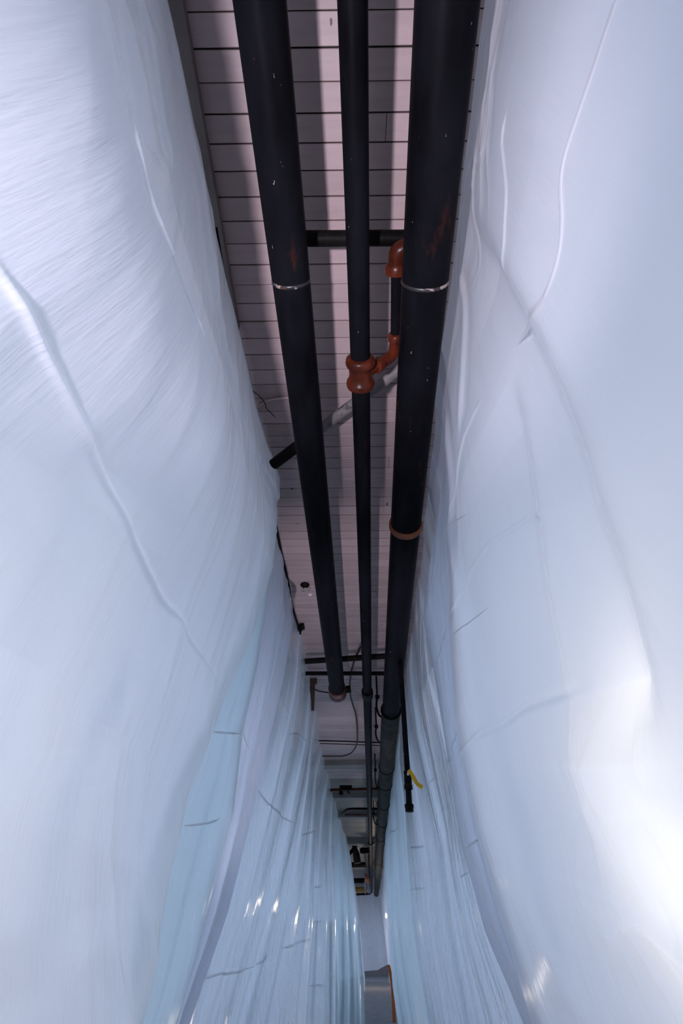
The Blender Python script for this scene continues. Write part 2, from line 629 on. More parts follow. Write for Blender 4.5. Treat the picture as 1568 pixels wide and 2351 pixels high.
# ---- left side
EL = {}
EL['a'] = Edge([(640, 1092), (634, 1150), (622, 1300), (575, 1440), (512, 1600), (480, 1700), (425, 1822), (384, 2010), (330, 2351)], 2.80, 1.95)
EL['b'] = Edge([(622, 1300), (585, 1550), (554, 1686), (534, 1873), (496, 2010), (449, 2197), (401, 2351)], 3.35, 2.85)
EL['c'] = Edge([(660, 1330), (668, 1420), (646, 1550), (585, 1805), (513, 2095), (425, 2351)], 4.25, 3.2)
EL['d'] = Edge([(715, 1600), (707, 1713), (673, 1890), (622, 2112), (561, 2351)], 7.0, 5.0)
EL['e'] = Edge([(742, 1740), (728, 1800), (721, 1950), (715, 2115), (700, 2351)], 10.5, 7.2)
EL['f'] = Edge([(768, 1850), (765, 1950), (768, 2120), (772, 2351)], 14.0, 8.6)
EL['g'] = Edge([(803, 1945), (814, 2020), (824, 2120), (832, 2240), (836, 2351)], 21.0, 9.5)
EL['z'] = Edge([(818, 2063), (828, 2160), (836, 2240)], 35.0, 30.0)
left_top = (np.array([-3, 0, 0.6, 1.2, 1.8, 2.4, 2.8, 3.3, 4.2, 5.5, 7.0, 10.5, 14, 21, 36]),
            np.array([-.75, -.75, -.745, -.73, -.72, -.69, -.645, -.74, -.755, -.74, -.73, -.80, -.76, -.62, -.66]))

ER = {}
ER['a'] = Edge([(1000, 858), (1008, 920), (1020, 1200), (1035, 1430), (1055, 1650), (1100, 1900), (1150, 2100), (1218, 2351)], 1.80, 2.35)
ER['b'] = Edge([(1005, 1200), (985, 1330), (978, 1422), (1001, 1537), (1033, 1724), (1070, 1940), (1125, 2136), (1216, 2351)], 3.0, 2.55)
ER['c'] = Edge([(935, 1550), (962, 1700), (987, 1806), (1019, 1939), (1042, 2100), (1088, 2351)], 5.8, 4.0)
ER['d'] = Edge([(912, 1720), (925, 1848), (930, 1962), (942, 2122), (955, 2214), (980, 2351)], 8.6, 6.0)
ER['e'] = Edge([(884, 1916), (882, 2008), (891, 2145), (900, 2260), (914, 2351)], 16.0, 10.0)
ER['z'] = Edge([(876, 2060), (884, 2140), (893, 2222)], 35.0, 30.0)
right_top = (np.array([-3, 0, 0.6, 1.2, 1.8, 2.4, 3.0, 4.0, 5.8, 8.6, 12, 16, 36]),
             np.array([.60, .60, .60, .60, .585, .62, .64, .65, .66, .68, .70, .66, .80]))


def fold(Y, Z, pix, xs, width, amp, kind='ridge'):
    """a fold in a near sheet along a line seen in the photograph, taken on the sheet's own plane x = xs"""
    p = np.array([on_x(a, c, xs)[1:] for a, c in pix])
    best = np.full(Y.shape, 1e9); sd = np.zeros(Y.shape); tt = np.zeros(Y.shape)
    n = len(p) - 1
    for i in range(n):
        a, c = p[i], p[i + 1]
        e = c - a; L = np.hypot(*e)
        t = np.clip(((Y - a[0]) * e[0] + (Z - a[1]) * e[1]) / L ** 2, 0, 1)
        dy = Y - a[0] - t * e[0]; dz = Z - a[1] - t * e[1]
        dd = np.hypot(dy, dz)
        m = dd < best
        best = np.where(m, dd, best)
        sd = np.where(m, np.sign(e[0] * dz - e[1] * dy), sd)
        tt = np.where(m, (i + t) / n, tt)
    fade = np.clip(tt / 0.12, 0, 1) * np.clip((1 - tt) / 0.12, 0, 1)
    if kind == 'ridge':
        return amp * fade * np.exp(-(best / width) ** 2)
    if kind == 'lap':                        # broad fall on one side, quick return on the other
        best = np.sqrt(best ** 2 + 0.06 ** 2) - 0.06
        return amp * fade * np.where(sd > 0, np.exp(-(best / 0.34) ** 1.3), np.exp(-(best / width) ** 2))
    q = best / width
    return amp * 0.8 * fade * sd * np.tanh(q * 1.2) * np.exp(-(q / 4.5) ** 2)


def disp_la(U, Y, Z):
    d = 0.030 * vnoise(Y * 1.1 + 0.35 * Z, Z * 0.5, 1)
    d = d + 0.010 * vnoise(Y * 3.0 + 1.2 * Z, Z * 0.8, 2)
    r = ridge(Y * 4.2 + 1.4 * Z + 0.5 * vnoise(Y * 2, Z * 2, 8), Z * 0.6, 3)
    d = d + 0.006 * r
    d = d + 0.0018 * ridge(Y * 13 + 2.0 * Z, Z * 1.3, 4) + 0.0006 * vnoise(Y * 30 + 3 * Z, Z * 3, 5)
    # the film bellies into the passage at half height
    d = d + 0.115 * np.exp(-((Z - 2.30) / 0.50) ** 2) * np.clip((2.3 - Y) / 1.0, 0, 1)
    for pix, w, a, k in LA_FOLDS:
        d = d + fold(Y, Z, pix, -0.72, w, a, k)
    return d


LA_FOLDS = [
    ([(-60, 540), (60, 740), (150, 905), (250, 1120), (350, 1325), (440, 1480), (512, 1590)], 0.013, 0.010, 'ridge'),
    ([(120, -60), (150, 90), (190, 250), (205, 330), (250, 470), (310, 590), (370, 720), (430, 860)], 0.012, 0.010, 'ridge'),
    ([(380, -20), (408, 180), (432, 400), (447, 560), (460, 700), (490, 830), (520, 960)], 0.05, 0.022, 'step'),
    ([(520, 940), (560, 1080), (590, 1190), (612, 1300)], 0.008, 0.008, 'ridge'),
    ([(548, 1030), (590, 1100), (612, 1150), (618, 1200)], 0.03, 0.02, 'step'),
    ([(290, -20), (300, 120), (315, 260), (340, 400)], 0.03, 0.012, 'step'),
    ([(205, -20), (215, 120), (240, 280), (250, 360)], 0.04, 0.014, 'step'),
    ([(220, 1050), (160, 1300), (90, 1560), (20, 1830)], 0.09, 0.03, 'step'),
    ([(420, 1330), (330, 1560), (230, 1760), (150, 1990), (90, 2250)], 0.07, 0.03, 'step'),
    ([(480, 1700), (420, 1850), (330, 2080), (240, 2351)], 0.05, 0.025, 'step'),
]


def disp_ra(U, Y, Z):
    d = 0.035 * vnoise(Y * 0.9 - 0.5 * Z, Z * 0.6, 21)
    d = d + 0.010 * vnoise(Y * 2.4 - 1.1 * Z, Z * 0.8, 22)
    d = d + 0.0016 * ridge(Y * 4.0 - 1.2 * Z + 0.5 * vnoise(Y * 2, Z * 2, 28), Z * 0.8, 23)
    d = d + 0.0005 * ridge(Y * 13 - 1.5 * Z, Z * 1.4, 24)
    # crumpled low down beside the lamps, and fine gathers up by the pipe
    crum = np.exp(-(((Y - 1.0) / 0.28) ** 2 + ((Z - 0.78) / 0.25) ** 2))
    d = d + crum * (0.020 * ridge(Y * 5 + Z * 3, Z * 5 - Y, 29) + 0.008 * ridge(Y * 11, Z * 9, 30))
    gath = np.exp(-((Z - 3.55) / 0.35) ** 2) * np.clip((1.3 - Y) / 0.5, 0, 1)
    d = d + gath * (0.012 * ridge(Y * 3 + Z * 8 + vnoise(Y * 3, Z * 3, 33), Y * 1.5, 31) + 0.005 * ridge(Z * 22 + 4 * vnoise(Y * 4, Z * 2, 34), Y * 2, 32))
    for pix, w, a, k in RA_FOLDS:
        d = d + fold(Y, Z, pix, 0.57, w, a, k)
    return d


RA_FOLDS = [
    ([(1048, 540), (1110, 650), (1180, 780), (1240, 890), (1290, 1000), (1350, 1150), (1420, 1350), (1480, 1560), (1540, 1760)], 0.09, -0.085, 'lap'),
    ([(1040, 600), (1050, 700), (1062, 850), (1068, 1000)], 0.02, 0.012, 'step'),
    ([(1180, 250), (1168, 330), (1180, 440), (1178, 560), (1155, 650)], 0.007, 0.007, 'ridge'),
    ([(1110, 915), (1082, 1000), (1068, 1100), (1070, 1185)], 0.008, 0.008, 'ridge'),
    ([(1015, 930), (1048, 1050), (1066, 1120), (1074, 1190), (1100, 1280), (1135, 1360)], 0.025, 0.018, 'step'),
    ([(1110, 1300), (1150, 1420), (1200, 1600), (1260, 1800), (1330, 2100), (1390, 2351)], 0.06, 0.020, 'step'),
    ([(1150, 900), (1200, 1080), (1260, 1300), (1310, 1500), (1380, 1800), (1440, 2050)], 0.05, -0.035, 'lap'),
    ([(1310, 1174), (1230, 1190), (1170, 1250), (1138, 1310), (1125, 1390), (1035, 1455)], 0.008, 0.007, 'ridge'),
    ([(1405, 1575), (1340, 1590), (1280, 1620), (1200, 1690), (1150, 1735), (1080, 1760)], 0.012, 0.008, 'ridge'),
]


def disp_pleat(seed, k, a):
    def fn(U, Y, Z):
        ph = k * 2 * math.pi * (U + 0.10 * vnoise(U * k * 0.9, Z * 0.25, seed + 7) + 0.03 * vnoise(Z * 0.6, U * 3, seed))
        s = np.sin(ph)
        d = a * np.sign(s) * np.abs(s) ** 0.5
        d = d + 0.4 * a * vnoise(U * k * 2.3, Z * 0.5, seed + 1)
        d = d + 0.16 * a * ridge(U * k * 7, Z * 0.9 + U * 2, seed + 2)
        d = d + 0.04 * a * ridge(U * k * 17, Z * 1.6, seed + 3)
        return d * np.clip(U / 0.06, 0, 1)
    return fn


SL, SR = {}, {}
SL['a'] = make_sheet('huge near polythene sheet on the left with long diagonal fold lines', Line(-.72, -.92, -2.4), EL['a'], -1, 480, 620, disp_la, top=left_top, mat='poly_streaky')
SL['b'] = make_sheet('narrow teal-tinted polythene strip just behind the edge of the left near sheet', EL['a'], EL['b'], -1, 120, 300, disp_pleat(41, 1.5, 0.018), top=left_top, ndx=-0.07, ndy=-0.12, mat='poly_teal')
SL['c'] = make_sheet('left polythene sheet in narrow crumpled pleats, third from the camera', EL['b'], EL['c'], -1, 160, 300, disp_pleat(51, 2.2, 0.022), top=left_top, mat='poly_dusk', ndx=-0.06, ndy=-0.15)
SL['d'] = make_sheet('wide left polythene sheet with glossy crinkles and a sagging seam', EL['c'], EL['d'], -1, 220, 300, disp_pleat(61, 2.2, 0.03), top=left_top, mat='poly_crisp', ndx=-0.05, ndy=-0.15)
SL['e'] = make_sheet('left polythene sheet with bright vertical fold edges, beyond the crinkled one', EL['d'], EL['e'], -1, 200, 260, disp_pleat(71, 2.5, 0.03), top=left_top, mat='poly_crisp', ndx=-0.05, ndy=-0.15)
SL['f'] = make_sheet('pale ribbed left polythene sheet with short cross seams', EL['e'], EL['f'], -1, 160, 220, disp_pleat(81, 2.5, 0.035), top=left_top, mat='poly_crisp', ndx=-0.05, ndy=-0.15)
SL['g'] = make_sheet('greenish left polythene sheet swelling into the far passage', EL['f'], EL['g'], -1, 160, 220, disp_pleat(91, 3, 0.04), top=left_top, mat='poly_teal', ndx=-0.05, ndy=-0.15)
SL['z'] = make_sheet('farthest left polythene sheet running to the end wall', EL['g'], EL['z'], -1, 160, 160, disp_pleat(95, 4, 0.04), top=left_top, ndx=-0.08, ndy=-0.15)

SR['a'] = make_sheet('huge near polythene sheet on the right with glowing white spots', Line(.60, .55, -2.4), ER['a'], 1, 480, 620, disp_ra, top=right_top)
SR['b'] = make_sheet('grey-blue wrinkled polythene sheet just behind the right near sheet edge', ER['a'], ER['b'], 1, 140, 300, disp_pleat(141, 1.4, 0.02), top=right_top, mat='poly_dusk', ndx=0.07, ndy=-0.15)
SR['c'] = make_sheet('right polythene sheet with long straight folds beside the hanging black pipe', ER['b'], ER['c'], 1, 200, 300, disp_pleat(151, 2.4, 0.03), top=right_top, mat='poly_crisp', ndx=0.06, ndy=-0.15)
SR['d'] = make_sheet('right polythene sheet with a shiny pinkish panel under the yellow valve handle', ER['c'], ER['d'], 1, 180, 260, disp_pleat(161, 1.8, 0.03), top=right_top, mat='poly_crisp', ndx=0.05, ndy=-0.15)
SR['e'] = make_sheet('pale aqua right polythene sheet in slim vertical folds near the far end', ER['d'], ER['e'], 1, 180, 220, disp_pleat(171, 3, 0.035), top=right_top, mat='poly_teal', ndx=0.05, ndy=-0.15)
SR['z'] = make_sheet('farthest right polythene sheet running to the end wall', ER['e'], ER['z'], 1, 160, 160, disp_pleat(181, 4, 0.04), top=right_top, ndx=0.08, ndy=-0.15)

# welded seams across the films
def auto_seam(sheets, pix, wpx, **kw):
    mx, my = pix[len(pix) // 2] if len(pix) > 2 else ((pix[0][0] + pix[1][0]) / 2, (pix[0][1] + pix[1][1]) / 2)
    best = None
    for o, P in sheets.values():
        px, py = project(P)
        dep = (P - CAM) @ _F
        m = ((px - mx) ** 2 + (py - my) ** 2 < 36) & (dep > 0.2)
        if m.any():
            d = dep[m].min()
            if best is None or d < best[0]: best = (d, o, P)
    if best:
        seam(best[1], best[2], pix, wpx * best[0] / FPX, **kw)


auto_seam(SR, [(1424, -20), (1350, 200), (1292, 370), (1282, 430), (1295, 490), (1285, 600), (1240, 710), (1190, 790)], 22, n=60)
for pix in ([(585, 1805), (619, 1853), (646, 1880), (675, 1890)], [(640, 1589), (656, 1630), (665, 1652)], [(662, 1686), (690, 1684), (706, 1710)],
            [(486, 1681), (551, 1686)], [(554, 1688), (571, 1724)], [(420, 1897), (486, 1890), (507, 1877)], [(452, 2253), (513, 2233), (585, 2221)],
            [(588, 2212), (640, 2195)], [(645, 2177), (718, 2153)], [(690, 1918), (726, 1908)], [(722, 2037), (740, 2034)], [(719, 2117), (738, 2117)],
            [(711, 2265), (748, 2262)], [(759, 2243), (786, 2238)]):
    auto_seam(SL, pix, 4.5, n=16)
for pix in ([(1012, 1749), (1035, 1745)], [(987, 1795), (1008, 1777)], [(1033, 1724), (1056, 1671)], [(1070, 1946), (1111, 1921)], [(898, 1916), (923, 1891)],
            [(932, 1948), (974, 1944)], [(937, 2044), (974, 2038)], [(1056, 2017), (1079, 2001)], [(1001, 1532), (1015, 1482), (1026, 1436)],
            [(978, 1431), (987, 1354), (1001, 1267)], [(1022, 1212), (1070, 1182)], [(1038, 1459), (1120, 1397)]):
    auto_seam(SR, pix, 4.0, n=16)

# ---------------------------------------------------------------- three long pipes
HP = 3.25


def pipe_pt(px, py, z=HP): return on_z(px, py, z)


pl0, pl1 = pipe_pt(596, 0), pipe_pt(775, 1590)
pm0, pm1 = pipe_pt(809.5, 0), pipe_pt(853, 2048)
pr0, pr1 = pipe_pt(1027, 0), pipe_pt(864, 2052)
RL, RM, RR = 0.096, 0.0555, 0.117


def line_at(p, q, y):
    t = (y - p[1]) / (q[1] - p[1])
    return p + (q - p) * t


def ring(p, q, y, r, w, name, mat, parent, prof=None):
    c = line_at(p, q, y); ax = (q - p) / np.linalg.norm(q - p)
    a = c - ax * w / 2
    pf = prof or [(0, r * 0.97), (w * 0.2, r), (w * 0.8, r), (w, r * 0.97)]
    return MB().lathe(a, c + ax * w / 2, pf, 28).build(name, mat, parent)


def y_of(px, py, z=HP - 0.1): return on_z(px, py, z)[1]


left_pipe = empty('steel_pipe', tuple(line_at(pl0, pl1, 0)))
tag(left_pipe, 'thick black pipe on the left, ending in a rusty cap part way along', 'pipe')
s = line_at(pl0, pl1, -1.2)
MB().cyl(s, pl1, RL, 32).build('pipe_body', M['black'], left_pipe)
ring(pl0, pl1, y_of(668, 662), RL + 0.004, 0.018, 'weld_ring', M['weld'], left_pipe, [(0, RL), (.005, RL + .004), (.012, RL + .0045), (.018, RL)])
# end fitting: collar and rounded cap with an outlet on its right
ax = (pl1 - pl0) / np.linalg.norm(pl1 - pl0)
MB().lathe(pl1 - ax * 0.16, pl1 + ax * 0.18, [(0, RL), (.01, RL + .014), (.07, RL + .016), (.08, RL + .008), (.12, RL + .01), (.16, RL + .018), (.20, RL + .018), (.28, RL * 0.85), (.32, RL * .5), (.34, .01)], 28).build('end_cap', M['rust'], left_pipe)
MB().cyl(pl1 + np.array([0.05, -0.06, 0.0]), pl1 + np.array([0.17, -0.06, 0.02]), 0.045, 18).build('side_outlet', M['darkpipe'], left_pipe)

mid_pipe = empty('steel_pipe', tuple(line_at(pm0, pm1, 0)))
tag(mid_pipe, 'slim black pipe between two thicker ones, carrying a rust-red tee', 'pipe')
s = line_at(pm0, pm1, -1.2)
MB().cyl(s, pm1, RM, 28).build('pipe_body', M['black'], mid_pipe)
yt0, yt1 = y_of(825, 826, HP), y_of(825, 884, HP)
yt = (yt0 + yt1) / 2; hw = (yt1 - yt0) / 2 + 0.02
c = line_at(pm0, pm1, yt); axm = (pm1 - pm0) / np.linalg.norm(pm1 - pm0)
tee = MB().lathe(c - axm * hw, c + axm * hw, [(0, RM + .003), (.003, RM + .016), (.014, RM + .026), (.034, RM + .030), (.052, RM + .026), (.062, RM + .014), (hw, RM + .010), (2 * hw - .062, RM + .014), (2 * hw - .052, RM + .026), (2 * hw - .034, RM + .030), (2 * hw - .014, RM + .026), (2 * hw - .003, RM + .016), (2 * hw, RM + .003)], 32).build('tee_fitting', M['rust'], mid_pipe)
ring(pm0, pm1, y_of(840, 1610), RM + 0.018, 0.16, 'coupling', M['darkpipe'], mid_pipe)
ring(pm0, pm1, y_of(848, 1945), RM + 0.02, 0.3, 'coupling', M['darkpipe'], mid_pipe)

right_pipe = empty('steel_pipe', tuple(line_at(pr0, pr1, 0)))
tag(right_pipe, 'thickest black pipe on the right, banded with a rusty collar', 'pipe')
s = line_at(pr0, pr1, -1.2)
ywrap = y_of(885, 1648)
wstart = line_at(pr0, pr1, ywrap)
MB().cyl(s, wstart, RR, 36).build('pipe_body', M['black'], right_pipe)
ring(pr0, pr1, y_of(975, 664), RR + 0.004, 0.018, 'weld_ring', M['weld'], right_pipe, [(0, RR), (.005, RR + .004), (.012, RR + .0045), (.018, RR)])
ring(pr0, pr1, y_of(926, 1228), RR + 0.014, 0.06, 'rusty_collar', M['rust_orange'], right_pipe)
MB().cyl(wstart, pr1, RR + 0.012, 32).build('wrapped_section', M['wrap'], right_pipe)
for px, py in ((889, 1648), (884, 1775), (880, 1812), (876, 1857), (873, 1897), (871, 1930), (868, 1985)):
    ring(pr0, pr1, y_of(px, py), RR + 0.024, 0.05, 'band', M['darkpipe'], right_pipe)

# branch from the tee, back along the right pipe and up through an elbow
br = empty('branch_pipe', tuple(c))
tag(br, 'thin dark branch pipe with rust-red elbows beside the thickest pipe', 'pipe')
zb = HP + 0.16
pA = c + np.array([RM - 0.01, 0.0, 0.0])
pE = on_z(893, 822, zb)
el2 = on_z(907, 596, zb)
pj = np.array([pE[0] + 0.015, c[1] - 0.01, zb])
MB().tube(smooth_path([pA, pA + (pj - pA) * 0.35, pA + (pj - pA) * 0.7], 5), 0.030, 18).build('reducer', M['rust'], br)
qd = (pj - pA) / np.linalg.norm(pj - pA)
MB().lathe(pA + qd * 0.06, pA + qd * 0.12, [(0, .03), (.01, .044), (.05, .044), (.06, .036)], 20).build('collar', M['rust'], br)
MB().tube(smooth_path([pA + qd * 0.10, pj, pj + np.array([0.02, -0.07, 0.004]), pj + np.array([0.02, -0.11, 0.004])], 6), 0.036, 18).build('elbow', M['rust'], br)
p1 = pj + np.array([0.02, -0.11, 0.004])
p2 = np.array([el2[0] + 0.01, el2[1] + 0.05, zb])
MB().lathe(p1 + np.array([0, .02, 0]), p1 - np.array([0, .03, 0]), [(0, .036), (.005, .045), (.04, .045), (.05, .033)], 20).build('collar', M['rust'], br)
MB().cyl(p1, p2, 0.030, 20).build('pipe_body', M['black'], br)
MB().tube(smooth_path([p2, p2 + np.array([0.0, -0.07, 0.0]), p2 + np.array([0.03, -0.10, 0.0]), p2 + np.array([0.12, -0.11, 0.01])], 6), 0.046, 20).build('elbow', M['rust'], br)
MB().lathe(p2 + np.array([0, .025, 0]), p2 - np.array([0, .035, 0]), [(0, .046), (.008, .062), (.045, .062), (.06, .05)], 24).build('collar', M['rust'], br)
MB().tube(smooth_path([p2 + np.array([0.11, -0.11, 0.01]), p2 + np.array([0.17, -0.11, 0.03]), p2 + np.array([0.20, -0.11, 0.10]), np.array([p2[0] + 0.20, p2[1] - 0.11, ZC + 0.01])], 6), 0.032, 18).build('riser', M['black'], br)

# black cross pipe above the three
xb0 = on_z(640, 548, 3.50); xb1 = on_z(985, 546, 3.50)
o = MB().cyl(xb0 + np.array([-0.02, 0, 0]), xb1, 0.0385, 24).build('cross_pipe', M['darkpipe'])
tag(o, 'short black pipe crossing above the three long pipes near the red elbow', 'pipe')

# diagonal conduit
dz = 3.55
d0, d1 = on_z(628, 1066, dz), on_z(940, 830, dz)
dg = empty('diagonal_conduit', tuple(d0))
tag(dg, 'scuffed white conduit slanting across the ceiling behind the pipes', 'conduit')
dm = d0 + (d1 - d0) * 0.22
MB().cyl(d0, dm, 0.043, 20).build('dark_end', M['darkpipe'], dg)
MB().cyl(dm, d1, 0.038, 20).build('conduit_body', M['conduit'], dg)

# drop pipe with yellow valve handle
dr = empty('drop_pipe', (0, 0, 0))
tag(dr, 'black pipe hanging on the right with a capped end and yellow valve handle', 'pipe')
YD = 5.0
t0 = on_y(921.5, 1560, YD); t1 = on_y(939.5, 1856, YD)
dirv = (t1 - t0) / np.linalg.norm(t1 - t0)
top = t0 - dirv * ((t0[2] - 3.16) / dirv[2]) * 1.0
top = t0 + dirv * ((3.17 - t0[2]) / dirv[2])
dr.location = tuple(t1)
v0 = on_y(936.5, 1790, YD)
MB().cyl(top, v0, 0.026, 20).build('upper_pipe', M['black'], dr)
MB().lathe(v0 - dirv * 0.075, v0 + dirv * 0.085, [(0, .026), (.005, .037), (.03, .037), (.035, .033), (.075, .036), (.115, .033), (.12, .039), (.155, .039), (.16, .026)], 18).build('valve_body', M['darkpipe'], dr)
MB().cyl(v0, t1, 0.027, 20).build('lower_pipe', M['darkpipe'], dr)
MB().lathe(t1 - dirv * 0.035, t1 + dirv * 0.03, [(0, .027), (.004, .041), (.03, .041), (.034, .037), (.06, .037), (.065, .02)], 20).build('end_cap', M['darkpipe'], dr)
h0 = on_y(938.5, 1768, YD - 0.06); h1 = on_y(947, 1780, YD - 0.07); h2 = on_y(957, 1798, YD - 0.08); h3 = on_y(970, 1808, YD - 0.09)
hp = smooth_path([h0, h1, h2, h3], 6)
vv, ff = [], []
for i, p in enumerate(hp):
    t = hp[min(i + 1, len(hp) - 1)] - hp[max(i - 1, 0)]; t /= np.linalg.norm(t)
    sdir = np.cross(t, np.array([0, 1.0, 0.3])); sdir /= np.linalg.norm(sdir)
    nrm = np.cross(t, sdir)
    for a, c2 in ((-1, -1), (1, -1), (1, 1), (-1, 1)):
        vv.append(p + sdir * 0.017 * a + nrm * 0.006 * c2)
for i in range(len(hp) - 1):
    for k in range(4):
        ff.append((i * 4 + k, i * 4 + (k + 1) % 4, (i + 1) * 4 + (k + 1) % 4, (i + 1) * 4 + k))
ff += [(3, 2, 1, 0), tuple((len(hp) - 1) * 4 + k for k in range(4))]
hd = MB().add(vv, ff).build('valve_handle', M['yellow'], dr)
tag(hd, 'yellow lever handle')
MB().cyl(v0 + np.array([0, -0.03, 0.03]), h0 + np.array([0, .012, 0]), 0.010, 10).build('valve_stem', M['steel'], dr)

# ---------------------------------------------------------------- end of the passage
# white sheet hung across the end, its hem lifting on the right
nx_, nz_ = 30, 24
vv = []
for j in range(nz_):
    for i in range(nx_):
        x = -1.1 + 2.4 * i / (nx_ - 1)
        px = 846
        hem = 0.26 + 0.42 * max(0.0, x - 0.45) + 0.02 * math.sin(x * 3)
        z = hem + (ZC - hem) * j / (nz_ - 1)
        y = YEND + 0.03 * math.sin(x * 9 + j * 0.1)
        vv.append((x, y, z))
ff = [(j * nx_ + i, j * nx_ + i + 1, (j + 1) * nx_ + i + 1, (j + 1) * nx_ + i) for j in range(nz_ - 1) for i in range(nx_ - 1)]
o = mesh_obj('end_sheet', vv, ff, M['wall'], None, True)
tag(o, 'dull white sheet closing the far end of the passage, hem lifted', 'sheet')

op = smooth_path([on_y(892, 2218, 11.5), on_y(897, 2240, 11.4), on_y(901, 2265, 11.3), on_y(903, 2300, 11.2)], 4)
op.append(np.array([op[-1][0], op[-1][1], 0.0]))
o = MB().tube(op, 0.028, 10).build('orange_hose', M['orange'])
tag(o, 'narrow orange hose hanging low beside the far right sheets', 'hose')

# ---------------------------------------------------------------- ceiling edge and cross beams
lt = MB().add([(-.95, -1.2, ZC - .06), (-.625, -1.2, ZC - .06), (-.715, 1.45, ZC - .06), (-.95, 1.45, ZC - .06),
               (-.95, -1.2, ZC - .002), (-.625, -1.2, ZC - .002), (-.715, 1.45, ZC - .002), (-.95, 1.45, ZC - .002)],
              [(0, 3, 2, 1), (4, 5, 6, 7), (0, 1, 5, 4), (1, 2, 6, 5), (2, 3, 7, 6), (3, 0, 4, 7)]).build('trim_1', M['trim'], smooth=False)
tag(lt, kind='structure')
for i, (yb, wd_, dp) in enumerate(((10.75, 0.30, 0.10), (13.4, 0.32, 0.12), (15.6, 0.28, 0.12), (19.6, 0.35, 0.16), (25.5, 0.35, 0.16))):
    bm = MB().box((-1.5, yb, ZC - dp), (1.5, yb + wd_, ZC - 0.001)).build('trim_%d' % (i + 2), M['trim2'], smooth=False)
    tag(bm, kind='structure')

# ---------------------------------------------------------------- services under the ceiling
def pipe_between(name, a, c, z, r, mat, label, cat='pipe', za=None):
    p, q = on_z(*a, z), on_z(*c, z if za is None else za)
    o = MB().cyl(p, q, r, 16).build(name, M[mat])
    return tag(o, label, cat)


def cable(name, pix, z, r, mat, label, cat='cable', parent=None):
    pts = smooth_path([on_z(a, c, z) for a, c in pix], 6)
    o = MB().tube(pts, r, 10).build(name, M[mat], parent)
    if parent is None: tag(o, label, cat)
    return o


pipe_between('cross_pipe', (690, 1519), (890, 1506), 3.58, 0.036, 'darkpipe', 'thicker of two dark cross pipes near the capped pipe end')
pipe_between('cross_pipe', (695, 1546), (890, 1546), 3.60, 0.027, 'darkpipe', 'thinner of two dark cross pipes, just above the capped end')
cable('loop_cable', [(828, 1485), (813, 1518), (805, 1552), (803, 1585), (808, 1612), (817, 1642), (820, 1680), (819, 1708), (808, 1727), (790, 1735), (768, 1736), (738, 1736)], 3.62, 0.013, 'cable', 'dark looping cable curving left under the ceiling past the capped pipe')
cable('wire', [(712, 1578), (730, 1586), (745, 1589), (760, 1591)], 3.45, 0.010, 'cable', 'short brown wire reaching the capped pipe end from the left')
cable('wire', [(730, 1700.5), (790, 1702), (840, 1704), (880, 1705)], 3.66, 0.011, 'darkpipe', 'straight dark wire crossing below the looping cable, upper of two', 'wire')
cable('wire', [(735, 1707), (790, 1708.5), (840, 1710.5), (880, 1712)], 3.68, 0.007, 'darkpipe', 'straight thin wire crossing below the looping cable, lower of two', 'wire')
cable('bright_wire', [(787, 1573), (797, 1580), (808, 1587), (818, 1590), (830, 1597)], 3.40, 0.008, 'steel', 'short shiny wire twisted between the capped pipe and the slim pipe', 'wire')
cable('edge_cable', [(497, 520), (520, 660), (544, 765), (572, 885), (597, 990), (614, 1100), (632, 1200), (646, 1270), (660, 1330), (673, 1400), (690, 1455)], 3.70, 0.013, 'darkpipe', 'black cable running along the ceiling edge beside the left sheets')
cable('bent_conduit', [(575, 965), (590, 938), (606, 925), (626, 917), (660, 914), (700, 913)], 3.73, 0.010, 'board', 'pinkish bent conduit on the ceiling at the left sheet', 'conduit')
cable('loose_wire', [(574, 893), (585, 901), (597, 911), (609, 927), (611, 937), (620, 946), (631, 957)], 3.71, 0.0035, 'cable', 'thin loose wire sticking out by the bent conduit', 'wire')

jb = empty('conduit_box', tuple(on_z(792, 1812, 3.6)))
tag(jb, 'dark junction box with a hanging knob on a rusty cross conduit', 'junction box')
p, q = on_z(752, 1814, 3.6), on_z(885, 1811, 3.6)
MB().cyl(p, q, 0.03, 14).build('conduit_body', M['rust'], jb)
p = on_z(794, 1811, 3.6)
MB().box(p - np.array([.14, .10, .05]), p + np.array([.14, .10, .05])).build('box_body', M['darkpipe'], jb, False)
p = on_z(783, 1820, 3.52)
MB().lathe(p + np.array([0, 0, .06]), p - np.array([0, 0, .05]), [(0, .02), (.03, .02), (.035, .05), (.10, .05), (.11, .03)], 14).build('knob', M['darkpipe'], jb)
MB().cyl(on_z(797, 1813, 3.56), on_z(802, 1822, 3.5), 0.015, 10).build('lever', M['darkpipe'], jb)
cable('curved_conduit', [(786, 1872), (788, 1865), (796, 1859), (808, 1857), (840, 1857), (880, 1857)], 3.6, 0.024, 'darkpipe', 'dark conduit with a bent left end, beyond the junction box', 'conduit')
pipe_between('cross_pipe', (792, 1871), (880, 1870), 3.66, 0.016, 'rust', 'thin reddish cross pipe beyond the bent conduit')

